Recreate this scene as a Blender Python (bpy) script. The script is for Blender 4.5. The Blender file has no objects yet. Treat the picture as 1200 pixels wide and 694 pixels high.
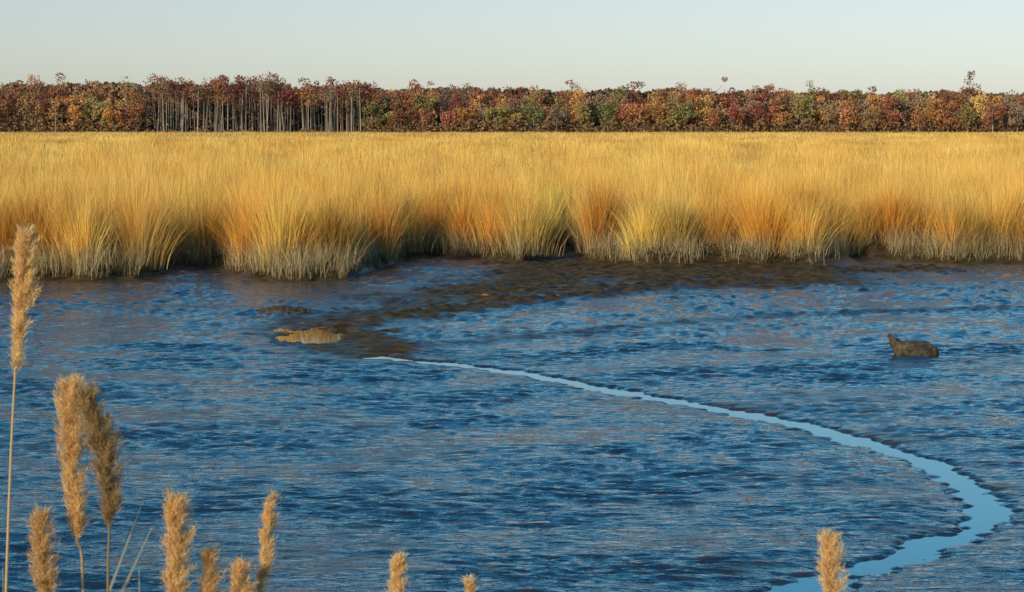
import bpy, math, time
import numpy as np
rng = np.random.default_rng(7)
scene = bpy.context.scene
T0=time.time()
# ------------------------------------------------------------ helpers
GA=np.random.default_rng(99).uniform(0,2*np.pi,65536); GX=np.cos(GA).astype(np.float32); GY=np.sin(GA).astype(np.float32)
def perlin(x, y, seed=0):
    x = np.asarray(x, float); y = np.asarray(y, float)+0*x
    ix = np.floor(x).astype(np.int64); iy = np.floor(y).astype(np.int64); fx = (x - ix).astype(np.float32); fy = (y - iy).astype(np.float32)
    ux = fx*fx*fx*(fx*(fx*6-15)+10); uy = fy*fy*fy*(fy*(fy*6-15)+10)
    def g(dx, dy):
        h = ((ix+dx)*374761393 + (iy+dy)*668265263 + seed*974711); h = (h ^ (h >> 13))*1274126177; h = (h ^ (h >> 16)) & 0xFFFF
        return GX[h]*(fx-dx) + GY[h]*(fy-dy)
    a = g(0,0)*(1-ux)+g(1,0)*ux; b = g(0,1)*(1-ux)+g(1,1)*ux
    return (a*(1-uy)+b*uy)*1.5
def sstep(a, b, x):
    t = np.clip((x-a)/(b-a), 0, 1); return t*t*(3-2*t)
def poly_dist(px, py, pts):
    best = np.full(px.shape, 1e9)
    for (ax, ay), (bx, by) in zip(pts[:-1], pts[1:]):
        dx, dy = bx-ax, by-ay
        t = np.clip(((px-ax)*dx+(py-ay)*dy)/(dx*dx+dy*dy), 0, 1)
        best = np.minimum(best, (px-ax-t*dx)**2+(py-ay-t*dy)**2)
    return np.sqrt(best)
def smooth_poly(pts, n=6):
    P = np.array(pts, float); out = []
    Q = np.vstack([2*P[0]-P[1], P, 2*P[-1]-P[-2]])
    for i in range(1, len(Q)-2):
        for k in range(n):
            t = k/n
            out.append(0.5*((2*Q[i])+(-Q[i-1]+Q[i+1])*t+(2*Q[i-1]-5*Q[i]+4*Q[i+1]-Q[i+2])*t*t+(-Q[i-1]+3*Q[i]-3*Q[i+1]+Q[i+2])*t**3))
    out.append(P[-1]); return [tuple(p) for p in out]
def make_mesh(name, V, F, mat, col=None, attrs=None, smooth=False):
    me = bpy.data.meshes.new(name)
    V = np.asarray(V, np.float32); F = np.asarray(F, np.int32); k = F.shape[1]
    me.vertices.add(len(V)); me.vertices.foreach_set('co', V.ravel())
    me.loops.add(F.size); me.loops.foreach_set('vertex_index', F.ravel())
    me.polygons.add(len(F)); me.polygons.foreach_set('loop_start', np.arange(0, F.size, k, dtype=np.int32))
    if smooth: me.polygons.foreach_set('use_smooth', np.ones(len(F), bool))
    me.update(calc_edges=True)
    if col is not None:
        c = np.ones((len(V), 4), np.float32); c[:, :3] = col
        me.color_attributes.new('Col', 'FLOAT_COLOR', 'POINT').data.foreach_set('color', c.ravel())
    for n, a in (attrs or {}).items():
        me.attributes.new(n, 'FLOAT', 'POINT').data.foreach_set('value', np.asarray(a, np.float32))
    me.materials.append(mat)
    ob = bpy.data.objects.new(name, me); scene.collection.objects.link(ob)
    return ob
def new_mat(name):
    m = bpy.data.materials.new(name); m.use_nodes = True
    nt = m.node_tree; return m, nt, nt.nodes['Principled BSDF'], nt.nodes['Material Output']

# ------------------------------------------------------------ layout (world metres, y = away)
CAM_H = 2.7
edge_x = [-60,-40,-28,-20,-15,-12,-9.3,-7.7,-6.75,-6.55,-5.8,-4.9,-3.9,-2.95,-2.6,-2.1,-0.7,0.2,0.65,1.25,1.6,2.7,4.2,5.9,6.75,7.0,7.3,8.7,10.5,13,17,22,30,60]
edge_y = [ 33, 35, 36.5,35.5,36.6,35.6,36.0,36.0,36.6,39.2,39.3,37.0,36.0,36.2,39.2,43,42.3,40.2,46,46.5,41,39.0,39.2,39.3,40.3,43.4,41,40.8,40.9,40,41,42,43,46]
def bank_edge(x):
    x=np.asarray(x,float)
    return np.interp(x, edge_x, edge_y) + 0.6*perlin(x/0.9, x*0+3.3, 5) + 0.25*perlin(x/0.35, x*0+8.3, 6)
creek_low = smooth_poly([(-1.62,23.7),(-0.79,23.1),(0,22.3),(0.9,20.9),(1.7,19.8),(2.4,18.7),(2.72,18.15),(3.27,16.6),
             (3.44,15.75),(3.43,14.8),(3.36,14.0),(3.04,13.4),(2.43,12.6),(1.97,12.07),(1.49,11.58),(0.46,10.7),(-0.8,9.7),(-3,9.0),(-8,8.6)],4)
creek_up = smooth_poly([(-1.62,23.7),(-2.35,25.0),(-2.75,26.4),(-2.75,27.8),(-2.2,29.2),(-1.05,31.2),(0.1,33.6),(0.9,37),(1.05,41),(0.95,46),(1.4,52)],4)
bar_edge = smooth_poly([(-1.5,24.2),(-2.1,26.2),(-1.9,28.0),(-0.9,29.6),(0.4,31.2),(1.9,33.2),(3.6,35.2),(5.6,36.8),(8,38)],4)
ridge1 = smooth_poly([(-1.5,24.6),(-0.43,25.2),(1.6,27),(3.7,28.6),(6.4,29.7),(12,30.5)],4)

# ------------------------------------------------------------ mudflat terrain (one sheet to the horizon)
rows = np.concatenate([np.arange(-20,9,0.8), np.arange(9,11,0.1), np.arange(11,15,0.020), np.arange(15,25,0.034), np.arange(25,48,0.085),
                       np.arange(48,70,1.0), np.geomspace(71,5000,40)])
NC = 980
u = np.linspace(-1, 1, NC)
Wd = 7+0.3*np.maximum(rows,0)+0.5*np.maximum(rows-60,0)
X = u[None,:]*Wd[:,None]; Y = np.repeat(rows[:,None], NC, 1)
s = Y - bank_edge(X)
wx = X + 0.30*perlin(X/1.7, Y/1.7, 11); wy = Y + 0.22*perlin(X/1.6, Y/1.1, 12) + 0.06*perlin(X/0.5,Y/0.4,13) + 0.10*X
calm = sstep(-0.6, 0.5, perlin(X/2.2, Y/1.5, 21)+0.5*perlin(X/0.7,Y/0.5,22))
amp = 0.30+1.15*calm
rip = 0.007*perlin(wx/0.62, wy/0.22, 31) + 0.0115*perlin(wx/0.32, wy/0.105, 32) + 0.0080*perlin(wx/0.17, wy/0.060, 33)
dlow = poly_dist(X, Y, creek_low); dup = poly_dist(X, Y, creek_up)
near = 1-sstep(0.25,0.8,dlow)
Z = amp*rip*(1+0.6*sstep(14,35,Y))*(1-0.65*near) + (0.016*perlin(X/3.5, Y/1.6, 34) + 0.010*perlin(X/1.2,Y/0.5,35))*(1-near)
wl = np.interp(Y,[11,14,17,20,24],[0.15,0.15,0.165,0.17,0.16]) + 0.07*perlin(X/0.7, Y/0.5, 41)
dl = dlow + 0.10*perlin(X/0.28,Y/0.18,44)+0.07*perlin(X/0.1,Y/0.07,47)
Z -= 0.020*(1-sstep(0.12,0.7,dl)) + 0.035*(1-sstep(wl*0.5, wl*1.4, dl))
pool = np.exp(-(((X+2.62)/0.48)**2+((Y-26.1)/1.3)**2))
wu = 0.45 + 0.15*perlin(X/0.9, Y/0.9, 42)
Z -= 0.026*(1-sstep(wu*0.6, wu*1.7, dup))*sstep(47,43,Y)*sstep(24,27,Y) + 0.085*sstep(0.30,0.82,pool+0.28*perlin(X/0.4,Y/0.35,48)+0.25*perlin(X/0.13,Y/0.15,40))
r1 = poly_dist(X, Y, ridge1)+0.1*perlin(X/0.5,Y/0.5,43); r2 = poly_dist(X, Y, bar_edge)+0.40*perlin(X/0.7,Y/0.6,45)+0.22*perlin(X/0.25,Y/0.2,39)
Z += 0.025*np.exp(-(r1/0.18)**2) + 0.06*np.exp(-(r2/0.4)**2)*sstep(25,29,Y)
bank = sstep(-1.0, 0.3, s)
Z += 0.26*bank
Z += 0.12*sstep(-4.5,0,s)*sstep(-1.5,3.0,X)*(1-sstep(6.5,9,X))*sstep(0.5,1.6,dup)
Z += 0.55*sstep(8.6, 5.2, Y)
b1_ = sstep(-2.1,-0.5,s+0.8*perlin(X/0.8,Y/0.8,51))
b2 = (1-sstep(0.8,2.7,dup+0.8*perlin(X/0.9,Y/0.9,52)))*sstep(28.5,32.5,Y)
b3 = (1-sstep(0.25,1.0,dup+0.3*perlin(X/0.5,Y/0.5,53)))*0.9
side = sstep(-1.6,0.8,X)*(1-sstep(5.5,8.0,X))*sstep(-6.8,-4.6,s+1.2*perlin(X/1.2,Y/1.2,54)+0.7*perlin(X/.4,Y/.4,50))
b4 = np.maximum(0.6*(1-sstep(0.1,0.4,r1)), 1.0*(1-sstep(0.25,0.85,r2)))
b5 = 0.55*(1-sstep(0.1,1.0,dlow))*sstep(0.0,0.5,perlin(X/1.4,Y/1.0,55)+0.5*perlin(X/.3,Y/.2,56))
b6 = 0.5*sstep(0.50,0.9,perlin(X/2.2,Y/1.6,57)+0.8*perlin(X/.3,Y/.2,58))
b7 = 0.5*sstep(0.68,1.0,perlin(X/.16,Y/.13,60)+0.5*perlin(X/1.5,Y/1.2,64))
brown = np.clip(np.maximum.reduce([b1_,b2,b3,side,b4,b5,b6,b7, sstep(8.6,7,Y)]),0,1)
# small gaps where the wet film still shines through the mud
brown *= 1-0.55*sstep(0.50,0.8,perlin(X/1.0,Y/0.5,66)+0.5*perlin(X/.25,Y/.18,67))*sstep(40,30,Y)*sstep(8,10,Y)
Z += brown*(0.040*perlin(X/0.4,Y/0.32,46)+0.026*perlin(X/0.19,Y/0.17,49)+0.015*perlin(X/0.1,Y/0.1,59))*sstep(22,30,Y)
V = np.stack([X,Y,Z],-1).reshape(-1,3)
NR = len(rows)
i = np.arange(NR-1)[:,None]*NC + np.arange(NC-1)[None,:]
F = np.stack([i, i+1, i+1+NC, i+NC], -1).reshape(-1,4)
m, nt, bs, out = new_mat('wet_mud')
N, L = nt.nodes, nt.links
at = N.new('ShaderNodeAttribute'); at.attribute_name = 'brown'
geo = N.new('ShaderNodeNewGeometry')
def noise(scale, sx=1, sy=1, detail=3, rough=0.55):
    mp = N.new('ShaderNodeMapping'); mp.inputs['Scale'].default_value = (sx, sy, 1); L.new(geo.outputs['Position'], mp.inputs[0])
    n = N.new('ShaderNodeTexNoise'); n.inputs['Scale'].default_value = scale; n.inputs['Detail'].default_value = detail
    n.inputs['Roughness'].default_value = rough; L.new(mp.outputs[0], n.inputs[0]); return n
n1 = noise(9, 0.4, 1.0, 4, 0.6); n2 = noise(34, 0.5, 1, 2); n3 = noise(2.2, 0.7, 1, 4)
cr = N.new('ShaderNodeValToRGB'); cr.color_ramp.elements[0].color=(0.005,0.007,0.008,1); cr.color_ramp.elements[1].color=(0.012,0.012,0.010,1); L.new(n3.outputs[0], cr.inputs[0])
cb = N.new('ShaderNodeValToRGB'); cb.color_ramp.elements[0].position=.3; cb.color_ramp.elements[1].position=.75; cb.color_ramp.elements[0].color=(0.018,0.012,0.006,1); cb.color_ramp.elements[1].color=(0.11,0.070,0.030,1); L.new(n1.outputs[0], cb.inputs[0])
mx = N.new('ShaderNodeMix'); mx.data_type='RGBA'; L.new(at.outputs['Fac'], mx.inputs['Factor']); L.new(cr.outputs[0], mx.inputs[6]); L.new(cb.outputs[0], mx.inputs[7])
L.new(mx.outputs[2], bs.inputs['Base Color'])
mr = N.new('ShaderNodeMapRange'); mr.inputs['To Min'].default_value=0.06; mr.inputs['To Max'].default_value=0.45; L.new(at.outputs['Fac'], mr.inputs[0]); L.new(mr.outputs[0], bs.inputs['Roughness'])
mi = N.new('ShaderNodeMapRange'); mi.inputs['To Min'].default_value=2.15; mi.inputs['To Max'].default_value=1.07; L.new(at.outputs['Fac'], mi.inputs[0]); L.new(mi.outputs[0], bs.inputs['IOR'])
b1 = N.new('ShaderNodeBump'); b1.inputs['Distance'].default_value=0.045; b1.inputs['Strength'].default_value=0.85; L.new(n1.outputs[0], b1.inputs['Height'])
b2n = N.new('ShaderNodeBump'); b2n.inputs['Distance'].default_value=0.012; b2n.inputs['Strength'].default_value=0.8; L.new(n2.outputs[0], b2n.inputs['Height']); L.new(b1.outputs[0], b2n.inputs['Normal'])
L.new(b2n.outputs[0], bs.inputs['Normal'])
make_mesh('mudflat', V, F, m, attrs={'brown': brown.ravel()}, smooth=True)
print('terrain', time.time()-T0)

# ------------------------------------------------------------ shallow tidal water in the creek and puddles
m, nt, bs, out = new_mat('shallow_water'); N, L = nt.nodes, nt.links
bs.inputs['Base Color'].default_value=(0.03,0.035,0.035,1); bs.inputs['Roughness'].default_value=0.02; bs.inputs['IOR'].default_value=2.3
geo = N.new('ShaderNodeNewGeometry'); n1 = noise(7, 0.5, 1, 2); b1 = N.new('ShaderNodeBump'); b1.inputs['Distance'].default_value=0.0012; b1.inputs['Strength'].default_value=0.3
L.new(n1.outputs[0], b1.inputs['Height']); L.new(b1.outputs[0], bs.inputs['Normal'])
make_mesh('tidal_creek_water', [(-40,7,-0.036),(40,7,-0.036),(40,50,-0.036),(-40,50,-0.036)], [(0,1,2,3)], m)

# ------------------------------------------------------------ foliage material
def foliage_mat(name, transl=0.3, rough=0.6):
    m, nt, bs, out = new_mat(name); N, L = nt.nodes, nt.links
    a = N.new('ShaderNodeAttribute'); a.attribute_name='Col'
    d = N.new('ShaderNodeBsdfDiffuse'); L.new(a.outputs['Color'], d.inputs[0])
    t = N.new('ShaderNodeBsdfTranslucent'); L.new(a.outputs['Color'], t.inputs[0])
    ms = N.new('ShaderNodeMixShader'); ms.inputs[0].default_value=transl
    L.new(d.outputs[0], ms.inputs[1]); L.new(t.outputs[0], ms.inputs[2]); L.new(ms.outputs[0], out.inputs[0])
    N.remove(bs)
    return m
grass_mat = foliage_mat('dry_cordgrass', 0.22)

# ------------------------------------------------------------ marsh grass blades
def blades(x, y, z0, h, ldir, lean, w, cbase, cmid, ctip, S=3, power=1.7):
    n = len(x); T = np.linspace(0,1,S+1)
    az = rng.uniform(0, np.pi, n)
    V = np.zeros((n,S+1,2,3)); C = np.zeros((n,S+1,2,3))
    for k,t in enumerate(T):
        off = lean*h*t**power
        zc = z0 + h*t*np.sqrt(np.clip(1-(lean*0.75*t)**2,0.15,1))
        ww = w*(1-0.85*t**1.5)*0.5
        for q,sg in enumerate((-1,1)):
            V[:,k,q,0] = x+np.cos(ldir)*off+sg*np.cos(az)*ww
            V[:,k,q,1] = y+np.sin(ldir)*off+sg*np.sin(az)*ww
            V[:,k,q,2] = zc
            tm=min(max((t-0.06)/0.38,0),1)
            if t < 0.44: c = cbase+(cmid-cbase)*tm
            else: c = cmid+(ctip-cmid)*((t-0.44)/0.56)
            C[:,k,q,:] = c
    base = np.arange(n)[:,None]*(2*(S+1)) + np.arange(S)[None,:]*2
    F = np.stack([base, base+1, base+3, base+2], -1).reshape(-1,4)
    return V.reshape(-1,3), F, C.reshape(-1,3)
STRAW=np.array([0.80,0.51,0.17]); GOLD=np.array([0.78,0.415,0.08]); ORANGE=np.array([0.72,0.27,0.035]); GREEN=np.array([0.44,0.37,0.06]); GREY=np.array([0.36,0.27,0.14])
def colours(x, y, n, front):
    sc = np.clip(y/45,1,9)
    a = perlin(x/2.0/sc, y/4.0/sc**1.6, 61)+0.6*perlin(x/0.5/sc,y/0.9/sc**1.6,62)+rng.normal(0,0.3,n)
    g = perlin(x/1.7/sc+40, y/3/sc**1.6, 63)+rng.normal(0,0.4,n)
    wo = np.clip(0.45+1.0*a,0,1)*np.clip(front,0.35,1); wg = np.clip((g-0.35)*1.4,0,0.75)*np.clip(front,0.25,1)
    c = GOLD+(STRAW-GOLD)*np.clip(0.5+rng.normal(0,0.4,n),0,1)[:,None]
    mid = c*(1-wo[:,None])+ORANGE*wo[:,None]; mid = mid*(1-wg[:,None])+GREEN*wg[:,None]
    wt=0.5*wo[:,None]
    tip = c*(1-wt)+ORANGE*wt; tip = tip*(1-0.4*wg[:,None])+GREEN*0.4*wg[:,None]
    br = np.clip(rng.normal(1,0.28,n)+0.45*perlin(x/1.2/sc,y/2/sc**1.6,65),0.3,1.4)[:,None]
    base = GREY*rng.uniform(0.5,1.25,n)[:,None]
    return base, np.clip(mid*br,0,0.88), np.clip(tip*br,0,0.88)
parts=[]; off=0
def add(p):
    global off
    parts.append((p[0],p[1]+off,p[2])); off += len(p[0])
def height_field(x,y):
    sc=np.clip(y/45,1,6)
    return 1.34+0.24*perlin(x/2.4/sc,y/2.8/sc,71)+0.24*perlin(x/0.75/sc,y/0.8/sc,72)+0.10*perlin(x/12,y/20,73)
# edge tussocks: clumps fanning out over the bank
cx=[];cy=[];cs=[]
x=-21.0
while x<21:
    big=rng.random()<0.6
    cx.append(x); cy.append(float(bank_edge(np.array([x]))[0])+rng.uniform(-0.15,0.5)); cs.append(rng.uniform(1.1,1.8) if big else rng.uniform(0.6,0.95)); x+=rng.uniform(0.35,0.95)
for px_ in list(cx):
    for k in range(2):
        q=px_+rng.uniform(-.5,.5); cx.append(q); cy.append(float(bank_edge(np.array([q]))[0])+rng.uniform(0.7,2.4)); cs.append(rng.uniform(0.8,1.4))
cx=np.array(cx); cy=np.array(cy); cs=np.array(cs)[:,None]; nc=len(cx); per=560
r=np.abs(rng.normal(0,0.20,(nc,per)))*cs; th=rng.uniform(0,2*np.pi,(nc,per))
bx=(cx[:,None]+r*np.cos(th)); by=(cy[:,None]+r*np.sin(th))
hs=rng.uniform(0.76,1.12,nc)[:,None]
h=(height_field(bx,by)*hs*(1-0.3*rng.random((nc,per))**2-0.4*(rng.random((nc,per))<0.3)*rng.random((nc,per)))*(1-0.2*np.clip(r/cs/0.4,0,1))).ravel()*1.02
lean=(np.clip(r/cs/0.30,0,1.7)*0.33+np.abs(rng.normal(0,0.15,(nc,per)))).ravel()
brk = rng.random(nc*per)<0.08; lean[brk]+=rng.uniform(0.3,0.8,brk.sum()); h[brk]*=0.7
ld=(th+rng.normal(0,0.7,th.shape)).ravel(); bx=bx.ravel(); by=by.ravel(); n=len(bx)
c=colours(bx,by,n,np.ones(n)*1.0)
tint=(1+0.24*rng.normal(size=(nc,1))*np.ones((1,per))).ravel()[:,None].clip(0.5,1.35)
c=(c[0],np.clip(c[1]*tint,0,.88),np.clip(c[2]*(0.4+0.6*tint),0,.88))
zb=0.10+0.14*sstep(-0.5,0.6,by-bank_edge(bx))
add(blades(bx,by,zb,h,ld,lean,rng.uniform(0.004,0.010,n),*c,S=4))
# short pale stubble at the foot of the bank
n=50000
bx=rng.uniform(-20,20,n); by=bank_edge(bx)+rng.normal(0.0,0.36,n)
c=GREY*rng.uniform(0.4,1.4,n)[:,None]
keep = perlin(bx/0.6,by*0+1,75)+0.5*perlin(bx/.2,by/.3,76)>-0.2; bx=bx[keep];by=by[keep];c=c[keep];n=len(bx)
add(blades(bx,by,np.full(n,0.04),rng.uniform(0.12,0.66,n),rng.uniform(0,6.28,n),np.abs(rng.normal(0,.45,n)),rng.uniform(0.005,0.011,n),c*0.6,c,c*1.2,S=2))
def zone(y0,y1,dens,w0,w1,front,S,hm=1.0):
    n=int(dens*(y1-y0)*(0.58*(y0+y1)+10))
    by=y0+(y1-y0)*rng.random(n)
    half=0.29*by+5
    bx=rng.uniform(-1,1,n)*half
    k=by>bank_edge(bx)+1.2
    bx=bx[k];by=by[k];n=len(bx)
    h=height_field(bx,by)*rng.uniform(0.7,1.08,n)*hm
    c=colours(bx,by,n,front*np.ones(n))
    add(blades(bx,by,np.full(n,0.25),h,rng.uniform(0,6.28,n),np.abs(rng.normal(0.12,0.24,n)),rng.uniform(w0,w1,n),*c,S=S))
zone(37,48,130,0.005,0.010,0.8,3)
zone(48,62,80,0.007,0.012,0.7,2)
zone(62,100,30,0.010,0.018,0.6,2)
zone(100,180,8.0,0.018,0.034,0.55,2)
zone(180,330,2.2,0.035,0.065,0.5,2)
zone(330,640,0.6,0.07,0.13,0.5,1)
V=np.vstack([p[0] for p in parts]); F=np.vstack([p[1] for p in parts]); C=np.vstack([p[2] for p in parts])
make_mesh('marsh_grass', V, F, grass_mat, col=C)
print('grass faces', len(F), time.time()-T0)
# matted lower canopy of the meadow
ry=np.concatenate([np.arange(0,60,0.7),np.geomspace(61,640,120)]); nx=400
gx=np.linspace(-1,1,nx)
CX=np.zeros((len(ry),nx)); CY=CX.copy()
for k,t in enumerate(ry):
    half=18+0.42*(t+45); CX[k]=gx*half; CY[k]=bank_edge(CX[k])+2.0+t
CZ=0.9+0.0005*np.minimum(CY,500)+0.16*perlin(CX/1.2,CY/1.2,81)+0.1*perlin(CX/.4,CY/.4,82)
CZ=np.where(ry[:,None]<2.5, 0.2+(CZ-0.2)*sstep(-0.2,2.5,ry)[:,None], CZ)
i=np.arange(len(ry)-1)[:,None]*nx+np.arange(nx-1)[None,:]
F=np.stack([i,i+1,i+1+nx,i+nx],-1).reshape(-1,4)
m, nt, bs, out = new_mat('matted_grass'); N, L = nt.nodes, nt.links
geo=N.new('ShaderNodeNewGeometry'); n1=noise(3,1,0.4,8,0.75); cr=N.new('ShaderNodeValToRGB')
cr.color_ramp.elements[0].position=0.3; cr.color_ramp.elements[0].color=(0.22,0.11,0.03,1); cr.color_ramp.elements[1].position=0.7; cr.color_ramp.elements[1].color=(0.62,0.37,0.11,1)
L.new(n1.outputs[0],cr.inputs[0]); L.new(cr.outputs[0],bs.inputs['Base Color']); bs.inputs['Roughness'].default_value=0.9; bs.inputs['Specular IOR Level'].default_value=0.1
b1=N.new('ShaderNodeBump'); b1.inputs['Distance'].default_value=0.3; L.new(n1.outputs[0],b1.inputs['Height']); L.new(b1.outputs[0],bs.inputs['Normal'])
make_mesh('marsh_meadow', np.stack([CX,CY,CZ],-1).reshape(-1,3), F, m, smooth=True)

# ------------------------------------------------------------ distant autumn forest
leaf_mat=foliage_mat('autumn_leaves',0.25)
Vs=[];Fs=[];Cs=[];off=0
# russet, rust, orange, wine, olive, yellow, grey-brown, tan, green
PAL=np.array([[0.33,0.13,0.075],[0.42,0.185,0.08],[0.55,0.27,0.09],[0.30,0.10,0.07],[0.29,0.23,0.08],[0.64,0.40,0.12],[0.30,0.195,0.125],[0.44,0.27,0.135],[0.19,0.18,0.075]])
PF=np.array([0.13,0.17,0.18,0.08,0.15,0.04,0.08,0.11,0.06])   # front trees
PB=np.array([0.28,0.24,0.10,0.12,0.06,0.03,0.11,0.05,0.01])   # back trees
def tube(p0,p1,r0,r1,c,k=5):
    global off
    p0=np.array(p0,float);p1=np.array(p1,float)
    d=p1-p0; d/=np.linalg.norm(d); a=np.cross(d,[0.3,1,0.1]); a/=np.linalg.norm(a); b=np.cross(d,a)
    an=np.linspace(0,2*np.pi,k,endpoint=False)
    ring=np.cos(an)[:,None]*a+np.sin(an)[:,None]*b
    Vs.append(np.vstack([p0+ring*r0,p1+ring*r1])); j=np.arange(k); j2=(j+1)%k
    Fs.append(np.stack([j,j2,j2+k,j+k],-1)+off); Cs.append(np.tile(c,(2*k,1))); off+=2*k
def leaves(P,size,c):
    global off
    n=len(P); a=rng.normal(size=(n,3)); a/=np.linalg.norm(a,axis=1)[:,None]
    b=np.cross(a,rng.normal(size=(n,3))); b/=np.linalg.norm(b,axis=1)[:,None]
    sz=(size*rng.uniform(0.5,1.3,n))[:,None]*0.5
    a=a*sz;b=b*sz
    Vs.append(np.stack([P-a-b*0.6,P+a*0.8-b,P+a+b*0.7,P-a*0.7+b],1).reshape(-1,3))
    Fs.append(np.arange(4*n).reshape(n,4)+off); off+=4*n
    Cs.append(np.repeat(c,4,axis=0))
def top_h(x):
    x=np.asarray(x,float)
    return np.interp(x,[-260,-168,-110,-60,0,60,167,260],[23.0,22.6,22.4,21.2,20.5,19.6,18.3,18.0])*(1+0.07*perlin(x/16,x*0+2.2,95)+0.08*perlin(x/6,x*0+5.2,96))
for row,(yy,step) in enumerate([(652,6.2),(660,5.6),(669,5.2),(680,5.2),(692,5.4)]):
    x=-205.0
    while x<205:
        x+=step*rng.uniform(0.5,1.5)
        y=yy+rng.uniform(-4,4)
        bare = -122<x<-48 and (row<4) and rng.random()<(0.92 if row<2 else 0.8)
        half_bare = x<-122 and rng.random()<0.4
        th_=float(top_h(x))
        H=th_*np.clip(rng.normal(0.93,0.09),0.7,1.13)*(1.0 if row>1 else (0.72 if row==0 else 0.86))
        col=PAL[rng.choice(len(PAL),p=PF if row<2 else PB)]*rng.uniform(0.65,1.2)
        if bare:
            H=th_*rng.uniform(0.78,0.97)
            for q in range(4):
                tx=x+rng.uniform(-2.6,2.6); ty=y+rng.uniform(-3,3); g=rng.uniform(0.20,0.52)*(1-0.12*row)
                tube((tx,ty,0.2),(tx+rng.normal(0,.5),ty,H*rng.uniform(0.7,0.88)),rng.uniform(.13,.22),0.08,np.array([g,g*0.82,g*0.62]),4)
            col=PAL[rng.choice([0,1,3,6])]*rng.uniform(0.65,0.95)
            zlo,zr=H*0.78,H*0.21; R=rng.uniform(3,4.4); nl=470
        else:
            g=rng.uniform(0.12,0.38)
            tube((x,y,0.2),(x+rng.normal(0,.5),y,H*0.75),0.24,0.1,np.array([g,g*0.85,g*0.7]))
            R=rng.uniform(2.6,5.4); zlo,zr=H*rng.uniform(0.50,0.58),H*0.43; nl=int(215*R)
            for q in range(5):
                a=rng.uniform(0,6.28); z=H*rng.uniform(0.25,0.6)
                tube((x,y,z),(x+np.cos(a)*R*.8,y+np.sin(a)*R*.8,z+H*0.22),0.12,0.03,np.array([g,g*0.85,g*0.7]),4)
            if half_bare: nl=330; col=col*0.8+np.array([.04,.03,.02])
        nlobe=rng.integers(13,18)
        lc=rng.normal(size=(nlobe,3)); lc/=np.linalg.norm(lc,axis=1)[:,None]; lc*=rng.uniform(0.2,0.85,nlobe)[:,None]
        lc=lc*np.array([R,R,zr])+np.array([x,y,zlo]); lc[:,2]=np.minimum(lc[:,2],H-0.8)
        lr=rng.uniform(1.1,2.2,nlobe); li=rng.integers(0,nlobe,nl)
        dd=rng.normal(size=(nl,3)); dd/=np.linalg.norm(dd,axis=1)[:,None]; dd*=rng.uniform(0.3,1.05,nl)[:,None]**0.6
        P=lc[li]+dd*lr[li][:,None]*np.array([1,1,0.8])
        lobec=rng.uniform(0.88,1.12,nlobe)[li]*rng.uniform(0.78,1.25,nl)
        leaves(P,0.48,np.clip(col[None,:]*lobec[:,None],0,0.8))
# twiggy understorey and the dense woods behind
n=36000
P=np.stack([rng.uniform(-205,205,n),rng.uniform(648,664,n),rng.uniform(0.2,1,n)**1.3*6.5],-1)
P[:,2]*=0.75+0.5*perlin(P[:,0]/5,P[:,0]*0,91)+0.2*perlin(P[:,0]/1.5,P[:,0]*0,92)
inb=(P[:,0]>-122)&(P[:,0]<-48); P[inb,2]*=0.35
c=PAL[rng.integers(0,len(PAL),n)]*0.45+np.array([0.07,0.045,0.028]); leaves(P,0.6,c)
n=70000
P=np.stack([rng.uniform(-215,215,n),rng.uniform(698,716,n),rng.uniform(0,1,n)*17.5],-1)
P[:,2]*=top_h(P[:,0])/22.0
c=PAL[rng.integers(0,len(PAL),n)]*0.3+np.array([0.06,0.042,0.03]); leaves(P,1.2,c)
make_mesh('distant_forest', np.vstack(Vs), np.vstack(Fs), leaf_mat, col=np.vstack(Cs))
print('forest', time.time()-T0)

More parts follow.
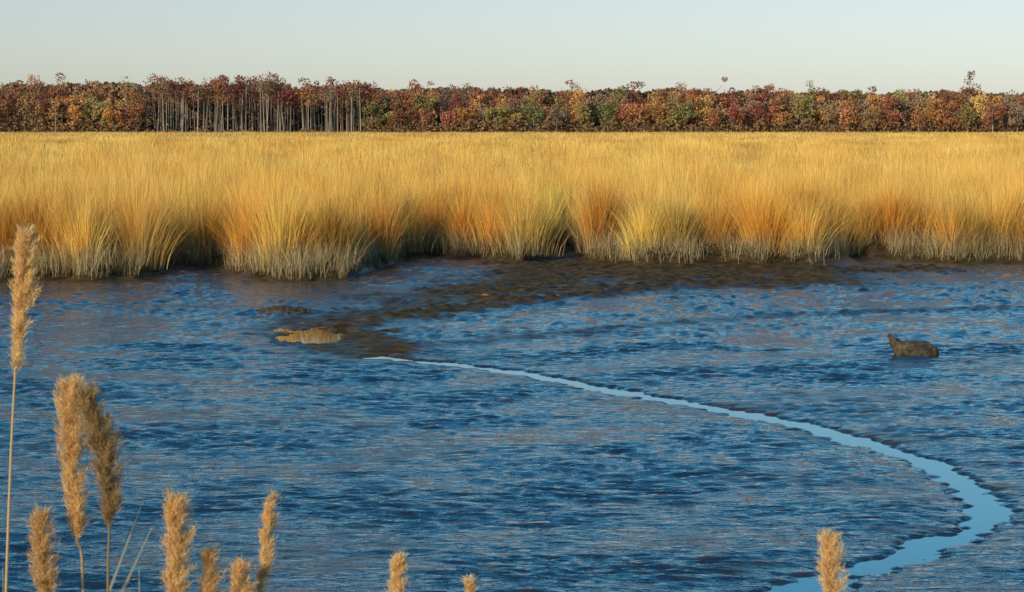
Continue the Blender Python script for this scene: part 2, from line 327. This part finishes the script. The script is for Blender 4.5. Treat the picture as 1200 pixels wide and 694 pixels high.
# ------------------------------------------------------------ common reeds near the viewer
reed_mat=foliage_mat('reed_plume',0.4)
def build_reed(pts, head_i, width, tone, leafs=2, seed=0):
    """pts: centre line from tip down to ground; head between pts[0] and pts[head_i]"""
    global off
    Vs.clear();Fs.clear();Cs.clear(); off=0
    r=np.random.default_rng(seed)
    width*=1.12
    P=np.array(smooth_poly(pts,8))
    hn=head_i*8
    stc=np.array([0.58,0.41,0.18])*tone
    for k in range(0,len(P)-1,2):
        k2=min(k+2,len(P)-1)
        ra=0.0008+0.0026*min(1,k/(hn+10)); rb=0.0008+0.0026*min(1,k2/(hn+10))
        tube(P[k],P[k2],ra,rb,stc,6)
    H=P[:hn+1]; seg=len(H)-1; Lh=np.linalg.norm(H[0]-H[-1])
    base=np.array([0.76,0.49,0.21])*tone
    nb=int(195*Lh/0.3*max(0.6,width/0.06))
    for b in range(nb):
        t=r.uniform(0.03,1)
        f=t*seg; k=min(int(f),seg-1); p=H[k]+(H[k+1]-H[k])*(f-k)
        ax=H[k]-H[k+1]; ax/=np.linalg.norm(ax)
        a=r.uniform(0,6.28); rad=np.array([np.cos(a),np.sin(a),0])
        env=width*0.5*(0.12+0.95*np.sin(np.pi*min(1,0.06+0.86*t)**0.85)**0.75)
        Lb=min(Lh*0.22,env*2.0)*r.uniform(0.6,1.1)
        out_=env*r.uniform(0.1,0.9)**0.8
        nh=42; q=r.uniform(0.0,1,nh)[:,None]
        cpt=p+ax*Lb*q*0.9+rad*out_*q**0.7+np.array([0.005,0,-0.008])*q**2
        cpt=cpt+r.normal(0,0.0030,(nh,3))
        d=ax*0.9+rad*0.5+r.normal(0,0.45,(nh,3)); d/=np.linalg.norm(d,axis=1)[:,None]
        ln=r.uniform(0.006,0.016,nh)[:,None]
        sd=np.cross(d,r.normal(size=(nh,3))); sd/=np.linalg.norm(sd,axis=1)[:,None]; sd*=0.0006
        Vs.append(np.stack([cpt-sd,cpt+sd,cpt+d*ln+sd*0.3,cpt+d*ln-sd*0.3],1).reshape(-1,3))
        Fs.append(np.arange(4*nh).reshape(nh,4)+off); off+=4*nh
        cc=base*r.uniform(0.8,1.15)*np.ones((nh,3))*r.uniform(0.8,1.2,(nh,1))
        Cs.append(np.repeat(np.clip(cc,0,0.88),4,axis=0))
    for q in range(leafs):
        k=int(r.uniform(hn+8,len(P)-4)); p=P[k]; a=r.uniform(0,6.28); d=np.array([np.cos(a),np.sin(a),0]); sdv=np.array([-d[1],d[0],0])
        Ll=r.uniform(0.2,0.34); n=9; vv=[];
        for j in range(n):
            t=j/(n-1); c_=p+d*Ll*t*0.8+np.array([0,0,1])*(Ll*(0.6*t-0.9*t*t)); w=0.007*(1-t)**0.7*(0.5+min(1,t*4)*0.5)+0.0004
            vv+= [c_-sdv*w,c_+sdv*w]
        Vs.append(np.array(vv)); j=np.arange(n-1)*2; Fs.append(np.stack([j,j+1,j+3,j+2],-1)+off); off+=2*n
        Cs.append(np.tile(np.array([0.50,0.38,0.19])*tone,(2*n,1)))
    make_mesh('common_reed', np.vstack(Vs), np.vstack(Fs), reed_mat, col=np.vstack(Cs))
G=0.5
build_reed([(-1.056,4.32,2.465),(-1.062,4.32,2.33),(-1.078,4.32,2.17),(-1.10,4.33,1.70),(-1.14,4.36,G)],2,0.062,1.15,0,seed=1)
build_reed([(-0.968,4.35,2.13),(-0.962,4.35,1.98),(-0.950,4.35,1.80),(-0.938,4.36,1.65),(-0.93,4.4,G)],2,0.076,1.05,1,seed=2)
build_reed([(-0.905,4.25,2.12),(-0.866,4.25,1.99),(-0.860,4.25,1.85),(-0.865,4.26,1.65),(-0.88,4.3,G)],2,0.086,0.56,1,seed=3)
build_reed([(-1.02,4.30,1.86),(-1.012,4.30,1.74),(-0.995,4.30,1.62),(-0.98,4.30,1.4),(-0.97,4.3,G)],2,0.060,0.9,0,seed=4)
build_reed([(-0.730,4.32,1.885),(-0.728,4.32,1.76),(-0.735,4.32,1.62),(-0.74,4.32,1.4),(-0.76,4.3,G)],2,0.076,1.05,1,seed=5)
build_reed([(-0.520,4.30,1.905),(-0.535,4.30,1.78),(-0.548,4.30,1.66),(-0.56,4.30,1.4),(-0.6,4.3,G)],2,0.028,1.1,0,seed=6)
build_reed([(-0.665,4.36,1.76),(-0.66,4.36,1.66),(-0.66,4.36,1.55),(-0.67,4.36,1.3),(-0.68,4.3,G)],2,0.055,1.0,1,seed=7)
build_reed([(-0.58,4.25,1.76),(-0.583,4.25,1.66),(-0.585,4.25,1.55),(-0.59,4.25,1.3),(-0.6,4.3,G)],2,0.058,1.0,0,seed=8)
build_reed([(-0.247,4.3,1.765),(-0.250,4.3,1.68),(-0.255,4.3,1.58),(-0.26,4.3,1.3),(-0.27,4.3,G)],2,0.044,1.1,1,seed=9)
build_reed([(-0.095,4.3,1.715),(-0.09,4.3,1.65),(-0.088,4.3,1.55),(-0.085,4.3,1.3),(-0.08,4.3,G)],2,0.034,1.1,0,seed=10)
build_reed([(0.682,4.3,1.81),(0.690,4.3,1.70),(0.695,4.3,1.58),(0.70,4.3,1.3),(0.72,4.3,G)],2,0.062,1.1,1,seed=11)
# dry reed leaves standing between the stalks
Vs.clear();Fs.clear();Cs.clear(); off=0
for (a,b,w) in [((-0.87,4.3,1.70),(-0.795,4.3,1.90),0.006),((-0.86,4.3,1.66),(-0.775,4.28,1.84),0.009),((-0.88,4.3,G),(-0.87,4.3,1.70),0.006),((-0.9,4.3,G),(-0.86,4.3,1.66),0.007),((-0.80,4.35,G),(-0.815,4.35,1.74),0.007),((-1.09,4.35,G),(-1.1,4.3,1.75),0.005)]:
    a=np.array(a);b=np.array(b);n=8;vv=[]
    for j in range(n):
        t=j/(n-1); c_=a+(b-a)*t; ww=w*(1-0.8*t); vv+=[c_-np.array([ww/2,ww/3,0]),c_+np.array([ww/2,ww/3,0])]
    Vs.append(np.array(vv)); j=np.arange(n-1)*2; Fs.append(np.stack([j,j+1,j+3,j+2],-1)+off); off+=2*n; Cs.append(np.tile([0.78,0.66,0.42],(2*n,1)))
make_mesh('dry_reed_leaves', np.vstack(Vs), np.vstack(Fs), reed_mat, col=np.vstack(Cs))

# ------------------------------------------------------------ driftwood and peat clump
m, nt, bs, out = new_mat('weathered_wood'); N, L = nt.nodes, nt.links
geo=N.new('ShaderNodeNewGeometry'); n1=noise(14,0.5,2,6,0.65); cr=N.new('ShaderNodeValToRGB')
cr.color_ramp.elements[0].position=.40; cr.color_ramp.elements[0].color=(0.014,0.011,0.006,1); cr.color_ramp.elements[1].position=.75; cr.color_ramp.elements[1].color=(0.14,0.09,0.03,1)
L.new(n1.outputs[0],cr.inputs[0]); L.new(cr.outputs[0],bs.inputs['Base Color']); bs.inputs['Roughness'].default_value=0.75
b1=N.new('ShaderNodeBump'); b1.inputs['Distance'].default_value=0.03; L.new(n1.outputs[0],b1.inputs['Height']); L.new(b1.outputs[0],bs.inputs['Normal'])
def loft(name, secs, loc, mat, ny=20, nz=0.012, sub=6, ex=0.7, smooth=True):
    S=np.array(secs,float); xs=np.linspace(0,len(S)-1,len(S)*sub)
    A=np.stack([np.interp(xs,np.arange(len(S)),S[:,k]) for k in range(4)],-1); an=np.linspace(0,2*np.pi,ny,endpoint=False)+0.15
    V=[]
    for x,z0,z1,hy in A:
        cz=(z0+z1)/2; hz=(z1-z0)/2
        for q in an:
            ca,sa=np.cos(q),np.sin(q); sq=lambda v: np.sign(v)*abs(v)**ex
            V.append((x,hy*sq(ca),cz+hz*sq(sa)))
    V=np.array(V); V=V+nz*np.stack([perlin(V[:,1]*15,V[:,2]*15,1),perlin(V[:,0]*12,V[:,2]*25,2),perlin(V[:,0]*14,V[:,1]*22,3)],-1)
    F=[]; n=len(A)
    for a in range(n-1):
        for b in range(ny): F.append((a*ny+b,a*ny+(b+1)%ny,(a+1)*ny+(b+1)%ny,(a+1)*ny+b))
    me=bpy.data.meshes.new(name); F+= [tuple(range(ny))[::-1], tuple((n-1)*ny+b for b in range(ny))]
    me.from_pydata([tuple(v) for v in V],[],F); me.materials.append(mat)
    for p in me.polygons: p.use_smooth=smooth
    o=bpy.data.objects.new(name,me); o.location=loc; scene.collection.objects.link(o); return o
loft('driftwood',[(-0.31,0.225,0.24,0.012),(-0.28,0.15,0.238,0.05),(-0.25,0.07,0.225,0.08),(-0.22,-0.02,0.20,0.10),(-0.17,-0.05,0.175,0.12),(-0.05,-0.05,0.16,0.13),(0.08,-0.05,0.155,0.14),(0.19,-0.05,0.14,0.13),(0.25,-0.05,0.11,0.10),(0.29,-0.03,0.05,0.06)],(4.80,23.8,-0.01),m,nz=0.022,ex=0.45,smooth=False)
loft('peat_clump',[(-0.5,-0.06,-0.03,0.05),(-0.35,-0.06,0.01,0.25),(-0.15,-0.06,0.05,0.35),(0.0,-0.06,0.065,0.35),(0.2,-0.06,0.03,0.3),(0.35,-0.06,0.02,0.2),(0.5,-0.06,-0.03,0.05)],(-3.35,29.3,0.01),m,ny=28,nz=0.04)

# ------------------------------------------------------------ sky, sun
EL=math.radians(20); ROT=math.radians(218)
w=bpy.data.worlds.new('World'); scene.world=w; w.use_nodes=True; nt=w.node_tree; N,L=nt.nodes,nt.links
bg=N['Background']; bg.inputs['Strength'].default_value=0.10
sky=N.new('ShaderNodeTexSky'); sky.sky_type='NISHITA'; sky.sun_disc=False; sky.sun_elevation=EL; sky.sun_rotation=ROT; sky.air_density=1.0; sky.dust_density=0.6; sky.ozone_density=2.0
tc=N.new('ShaderNodeTexCoord'); sp=N.new('ShaderNodeSeparateXYZ'); L.new(tc.outputs['Generated'],sp.inputs[0])
rp=N.new('ShaderNodeValToRGB'); els=rp.color_ramp.elements
k=0.4
def colr(c): return (c[0]*k,c[1]*k,c[2]*k,1)
els[0].position=0.0; els[0].color=colr((1.05,1.12,1.45))
els[1].position=1.0; els[1].color=colr((0.38,1.25,1.65))
for p,c in [(0.065,(1.20,1.12,1.24)),(0.13,(1.02,1.32,1.40)),(0.19,(0.78,1.52,1.66)),(0.26,(0.50,1.52,1.82)),(0.5,(0.34,1.36,1.80))]:
    e=els.new(p); e.color=colr(c)
L.new(sp.outputs[2],rp.inputs[0])
vm=N.new('ShaderNodeVectorMath'); vm.operation='MULTIPLY'; L.new(sky.outputs[0],vm.inputs[0]); L.new(rp.outputs[0],vm.inputs[1])
v2=N.new('ShaderNodeVectorMath'); v2.operation='SCALE'; v2.inputs['Scale'].default_value=1/k; L.new(vm.outputs[0],v2.inputs[0])
L.new(v2.outputs[0],bg.inputs[0])
sd=bpy.data.lights.new('sun','SUN'); sd.energy=5.0; sd.angle=math.radians(0.5); sd.color=(1.0,0.86,0.64)
so=bpy.data.objects.new('sun',sd); scene.collection.objects.link(so)
from mathutils import Vector
tos=Vector((math.sin(ROT)*math.cos(EL), math.cos(ROT)*math.cos(EL), math.sin(EL)))
so.rotation_euler=tos.to_track_quat('Z','Y').to_euler()

# ------------------------------------------------------------ camera
cd=bpy.data.cameras.new('camera'); cd.lens=70; cd.sensor_width=36; cd.shift_y=-0.164; cd.clip_end=8000; cd.clip_start=0.1
cd.dof.use_dof=True; cd.dof.focus_distance=35; cd.dof.aperture_fstop=18
co=bpy.data.objects.new('camera',cd); co.location=(0,0,CAM_H); co.rotation_euler=(math.radians(90),0,0); scene.collection.objects.link(co); scene.camera=co
scene.view_settings.view_transform='Standard'; scene.view_settings.look='None'; scene.view_settings.exposure=0
print('done', time.time()-T0)
